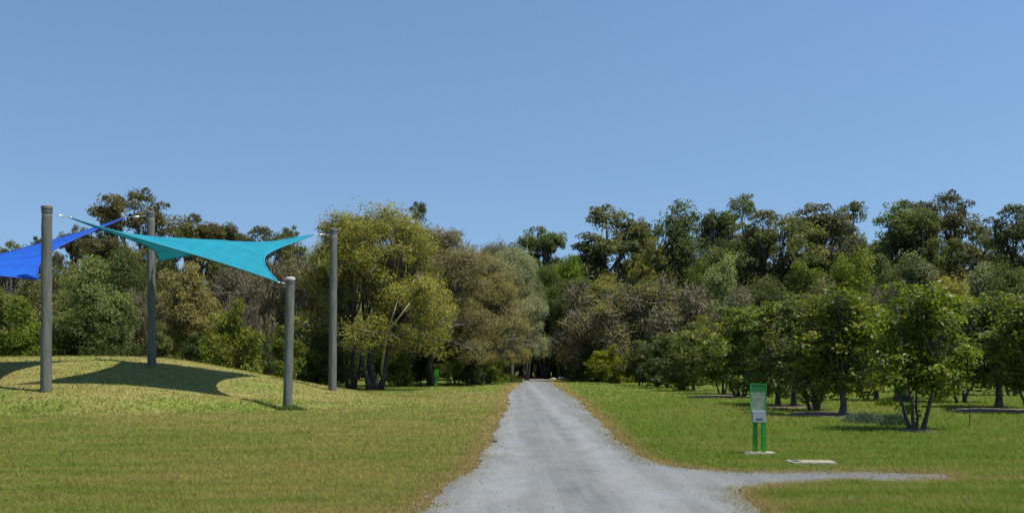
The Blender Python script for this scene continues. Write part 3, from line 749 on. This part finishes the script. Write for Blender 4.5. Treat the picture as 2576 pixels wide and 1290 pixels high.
for row, (d, tp0) in enumerate(((96, 290), (104, 285), (112, 288), (126, 268), (140, 262), (150, 258))):
    for px in range(-40 + row * 13, 1070, 46):
        if 500 < px < 600 and d < 120: continue
        if d < 100 and px < 600: continue
        tp = tp0 + RNG.uniform(-6, 16) + (10 if px < 330 else 0)
        kd, v = (('bush', k % 5) if k % 4 else ('gum', k % 5)); k += 1
        lf = (L_BUSH, L_GUM, L_DARK, L_GUMB, L_PALE)[int(RNG.integers(0, 5))]
        plant('wood_tree', kd, v, lf, M_BARK, *by_px(px + RNG.uniform(-12, 12), d, tp, RNG.uniform(52, 72)), WOODL[(lf.name, kd)], 'tree', 'trees of the background wood')

# tall grass, low plants
def tuft(px, d, rx, ry, h, n, mat, label, name, cat, lw=.012, seed=1):
    r = np.random.default_rng(seed); X0 = (px - 512) / F * d; z0 = float(ground_h(X0, d)) - .03
    a = r.random(n) * 6.28; q = np.sqrt(r.random(n)); x = np.cos(a) * q * rx; y = np.sin(a) * q * ry
    hh = h * r.uniform(.5, 1.1, n) * (1.05 - .6 * q ** 2); b = r.random(n) * 6.28; l = hh * r.uniform(.1, .7, n); w = lw * r.uniform(.6, 1.3, n)
    V = np.zeros((n, 4, 3)); ca, sa = np.cos(b + 1.57) * w, np.sin(b + 1.57) * w
    V[:, 0] = np.stack([x - ca, y - sa, np.zeros(n)], -1); V[:, 1] = np.stack([x + ca, y + sa, np.zeros(n)], -1)
    V[:, 2] = np.stack([x + np.cos(b) * l * .5 + ca, y + np.sin(b) * l * .5 + sa, hh * .7], -1)
    V[:, 3] = np.stack([x + np.cos(b) * l, y + np.sin(b) * l, hh], -1)
    o = link(name, mesh_np(name, V.reshape(-1, 3), 4, {'tint': r.random(n)}), mat); o.location = (X0, d, z0)
    return tag(o, label, cat)
tuft(502, 92, 2.0, 2.5, .85, 1800, L_TUFT, 'bright green tall grass clump where the path meets the trees', 'tall_grass_clump', 'grass', .03)
tuft(866, 25.0, .6, .45, .34, 2600, L_SILVER, 'silver-green feathery plant beside the vase shaped orchard tree', 'silver_plant', 'plant', .006, 2)
tuft(893, 24.0, .35, .3, .36, 1400, L_SILVER, 'small silver-green plant touching the vase shaped tree\'s stems', 'silver_plant', 'plant', .006, 3)
tuft(902, 41, .4, .4, .5, 300, L_SILVER, 'blue-green weed clump among the back orchard stems', 'weed_clump', 'plant', .018, 4)
tuft(885, 37, .4, .35, .4, 300, L_TUFT, 'green weed clump between the orchard rows', 'weed_clump', 'plant', .018, 6)
tuft(291, 32.9, .55, .35, .22, 500, L_TUFT, 'uncut green grass around the foot of the short front pole', 'tall_grass_clump', 'grass', .014, 5)

# ------------------------------------------------------------------ poles and sails
def pole(base, top_z, r0, label, lean=(0, 0), cap=True, pale=False):
    e = empty('timber_pole', base); tag(e, label, 'pole', 'timber poles of the shade sails')
    h = top_z - base[2]; n = 18; rr = random.Random(int(top_z * 100)); m = MB()
    zs = [-.4] + [h * i / n for i in range(n + 1)]
    m.tube([(lean[0] * z / h + rr.uniform(-.006, .006), lean[1] * z / h + rr.uniform(-.006, .006), z) for z in zs],
           [r0 * (1.03 - .08 * max(z, 0) / h + rr.uniform(-.012, .012)) for z in zs], 20)
    link('post', m.mesh('post', True), M_POLE, e)
    if cap:
        c = MB(); c.tube([(lean[0], lean[1], h - .16), (lean[0], lean[1], h - .02)], [r0 * 1.0, r0 * 1.0], 20)
        link('collar', c.mesh('collar', False), M_COLLAR, e)
        c = MB(); c.tube([(lean[0], lean[1], h - .02), (lean[0], lean[1], h + .06), (lean[0], lean[1], h + .085)], [r0 * 1.07, r0 * 1.07, r0 * .8], 20)
        link('cap', c.mesh('cap', False), M_CAP if pale else M_CAPD, e)
    return e
def P(px, py, d): return Vector(((px - 512) / F * d, d, CH + (HZ - py) * d / F))
def on_ground(px, d): X = (px - 512) / F * d; return Vector((X, d, float(ground_h(X, d)) - .03))
pA, pB, pC, pD = at(46, 390), at(152, 364), on_ground(287.5, 33.2), on_ground(332.5, 40)
print('POLES', pA, pB, pC, pD)
tA, tB, tC, tD = P(46, 208, pA.y).z, P(150, 213, pB.y).z, P(290, 279, pC.y).z, P(333, 230, pD.y).z
pole(pA, tA, .175, 'thick tall timber pole on the mound in front of the blue sail', (.03, 0))
pole(pB, tB, .165, 'timber pole on the mound crest between the blue and turquoise sails', (-.06, 0))
pole(pC, tC, .158, 'short thick timber pole with pale cap at the turquoise sail\'s low corner', (.10, 0), pale=True)
pole(pD, tD, .165, 'tall slim timber pole in front of the olive-gold domed tree', (.04, 0))
pE = on_ground(-225, 29.5); pG = on_ground(-140, 41)
pole(pE, 5.0, .175, 'timber pole at the outer front corner of the blue sail', cap=True)
pole(pG, 4.8, .18, 'timber pole at the outer back corner of the blue sail', cap=True)

def sail(name, corners, kk, mat, hem, label, poles, bulge=.0):
    """corners in order round the sail; hyperbolic paraboloid with scalloped edges"""
    c = [Vector(p) for p in corners]; n = 28
    e = empty(name, (c[0] + c[1] + c[2] + c[3]) / 4); tag(e, label, 'shade sail', 'shade sails over the mound')
    o = e.location
    def S(u, v):
        k01, k12, k23, k30 = kk
        uu = .5 + (u - .5) * (1 - (k30 * (1 - u) + k12 * u) * 4 * v * (1 - v)); vv = .5 + (v - .5) * (1 - (k01 * (1 - v) + k23 * v) * 4 * u * (1 - u))
        p = (c[0] * (1 - uu) + c[1] * uu) * (1 - vv) + (c[3] * (1 - uu) + c[2] * uu) * vv
        return p - o + Vector((0, 0, bulge * 16 * u * (1 - u) * v * (1 - v)))
    vs_ = [S(i / n, j / n) for j in range(n + 1) for i in range(n + 1)]
    fs = [(j * (n + 1) + i, j * (n + 1) + i + 1, (j + 1) * (n + 1) + i + 1, (j + 1) * (n + 1) + i) for j in range(n) for i in range(n)]
    m = link('membrane', mesh_py('membrane', vs_, fs, True), mat, e)
    for side in range(4):
        f = [lambda t: S(t, 0), lambda t: S(1, t), lambda t: S(1 - t, 1), lambda t: S(0, 1 - t)][side]
        b = MB(); b.tube([f(i / 24) for i in range(25)], [.028] * 25, 5)
        link('hem', b.mesh('hem', True), hem, m)
    for w_ in (.2, .4, .6, .8):
        b = MB(); b.tube([S(w_, i / 24) for i in range(25)], [.011] * 25, 4); link('seam', b.mesh('seam', True), hem, m)
    for q, pt in zip(c, poles):
        q0 = q - o; q1 = Vector(pt) - o; d = (q1 - q0)
        b = MB(); b.tube([q0, q1], [.012, .012], 5); link('cable', b.mesh('cable'), M_STEEL, e)
        b = MB(); b.tube([q0 + d * .35, q0 + d * .42, q0 + d * .62, q0 + d * .7], [.014, .03, .03, .014], 8); link('turnbuckle', b.mesh('turnbuckle', True), M_STEEL, e)
        dn = d.normalized(); side = dn.cross(Vector((0, 0, 1))).normalized(); b = MB()
        ring = [q0 + dn * (.06 * math.cos(a)) + side * (.06 * math.sin(a)) for a in [i * math.pi / 4 for i in range(9)]]
        b.tube(ring, [.012] * 9, 5, False); link('corner_ring', b.mesh('corner_ring', True), M_STEEL, e)
    return e
def att(p, z, lean=(0, 0), toward=None, r=.17):
    q = Vector((p.x, p.y, z)); d = Vector((toward.x - q.x, toward.y - q.y, 0)).normalized()
    return q + d * r
ctr = (pA + pB + pC + pD) / 4
aA, aB, aC, aD = att(pA, P(46, 213, pA.y).z, toward=ctr), att(pB, P(152, 262, pB.y).z, toward=ctr), att(pC, tC - .14, toward=ctr), att(pD, tD - .2, toward=ctr)
aA.x += .03; aC.x += .09; aD.x += .03
def inset(a, c_, z, L): d = (Vector((c_.x, c_.y, z)) - a).normalized(); return a + d * L
sail('shade_sail', [inset(aA, ctr, 6.05, .6), inset(aB, ctr, 6.0, .3), inset(aD, ctr, 6.6, .8), inset(aC, ctr, 5.2, .45)], (.24, .04, .34, .08), M_TURQ, M_HEM_T,
     'turquoise four cornered twisted shade sail stretched between timber poles', [aA, aB, aD, aC], .35)
ctr2 = (pA + pB + pE + pG) / 4
bB, bA = att(pB, tB - .12, toward=ctr2), att(pA, P(40, 280, pA.y).z, toward=ctr2)
bB.x -= .06
bE, bG = att(pE, 4.8, toward=ctr2), att(pG, 4.6, toward=ctr2)
sail('shade_sail', [inset(bB, ctr2, 6.6, .8), inset(bA, ctr2, 5.2, .35), inset(bE, ctr2, 5.0, .6), inset(bG, ctr2, 5.4, .5)], (.26, .05, .1, .3), M_BLUE, M_HEM_B,
     'royal blue shade sail stretching left from the mound crest pole', [bB, bA, bE, bG])

# ------------------------------------------------------------------ green sign post, pit lid, stake, far post
sx_, sy_ = flat(758.5, 454)
e = empty('sign_post', (sx_, sy_, 0)); tag(e, 'green twin post sign with faded panel and grey dispenser box on a concrete pad', 'sign')
m = bpy.data.meshes.new('footing'); b = bmesh.new(); bmesh.ops.create_cube(b, size=1, matrix=Matrix.Diagonal((.56, .36, .09, 1)))
bmesh.ops.bevel(b, geom=b.edges[:], offset=.02, segments=2, affect='EDGES'); b.to_mesh(m); b.free()
fo = link('footing', m, M_CONC, e); fo.location = (0, 0, .0)
for x, dy in ((-.052, .02), (.080, -.02)):
    link('post', MB().box(x - .034, x + .034, dy - .03, dy + .03, .03, 1.21 if x > 0 else 1.16).mesh('post'), M_GREENP, e)
link('panel', MB().box(-.145, .105, -.068, -.052, .72, 1.20).mesh('panel'), M_PANEL, e)
fr = MB(); fr.box(-.158, -.145, -.075, -.045, .71, 1.21); fr.box(.105, .118, -.075, -.045, .71, 1.21); fr.box(-.145, .105, -.075, -.045, 1.20, 1.213)
link('panel_frame', fr.mesh('panel_frame'), M_GREENP, e)
m = bpy.data.meshes.new('dispenser_box'); b = bmesh.new(); bmesh.ops.create_cube(b, size=1, matrix=Matrix.Translation((-.028, -.10, .655)) @ Matrix.Diagonal((.235, .11, .20, 1)))
bmesh.ops.bevel(b, geom=b.edges[:], offset=.012, segments=2, affect='EDGES'); b.to_mesh(m); b.free()
bo = link('dispenser_box', m, M_GREYP, e)
link('slot', MB().box(-.085, .03, -.157, -.153, .60, .625).mesh('slot'), M_BLACK, bo)

X0, Y0 = flat(809.5, 463.5)
e = empty('drain_pit_lid', (X0, Y0, 0)); tag(e, 'flat concrete drain pit lid in the grass near the side track', 'drain lid')
m = bpy.data.meshes.new('slab'); b = bmesh.new(); bmesh.ops.create_cube(b, size=1, matrix=Matrix.Translation((.02, 0, .0)) @ Matrix.Diagonal((.70, .42, .10, 1)))
bmesh.ops.bevel(b, geom=b.edges[:], offset=.015, segments=2, affect='EDGES'); b.to_mesh(m); b.free(); link('slab', m, M_CONC, e)
link('hole_shade_plate', MB().box(-.27, -.16, -.10, .10, .049, .056).mesh('hole_shade_plate'), M_BLACK, e)  # flat dark plate standing in for the shade inside the lid's hole

X0, Y0 = flat(969.5, 427)
m = MB(); m.tube([(0, 0, -.1), (.01, 0, .3), (.0, 0, .58)], [.014, .013, .012], 6)
o = link('garden_stake', m.mesh('garden_stake'), M_BLACK); o.location = (X0, Y0, 0); tag(o, 'thin dark stake standing alone in the grass by the orchard', 'stake')

g = at(436.5, 386)
e = empty('marker_post', (g.x, g.y, g.z - .03)); tag(e, 'small bright green marker post at the foot of the domed trees', 'post')
link('post', MB().box(-.09, .09, -.05, .05, 0, 1.35).mesh('post'), M_GREENP, e)
link('panel', MB().box(-.17, .17, -.075, -.055, .75, 1.32).mesh('panel'), M_GREENP, e)

for i, (px, d, s) in enumerate(((553, 112, .22), (561, 114, .28), (569, 111, .2))):
    b = bmesh.new(); bmesh.ops.create_icosphere(b, subdivisions=2, radius=1); rr = random.Random(i)
    for vv in b.verts: vv.co *= 1 + rr.uniform(-.18, .18)
    m = bpy.data.meshes.new('rock'); b.to_mesh(m); b.free()
    o = link('rock', m, M_ROCK); o.scale = (s * 1.5, s, s * .6); o.location = ((px - 512) / F * d, d, s * .25)
    tag(o, 'pale rock in the shade at the end of the gravel path', 'rock', 'rocks at the path end')
print('TREES', sum(1 for o in bpy.data.objects if o.type == 'EMPTY'), 'TRIS', sum(len(m.loop_triangles) or len(m.polygons) * 2 for m in bpy.data.meshes))
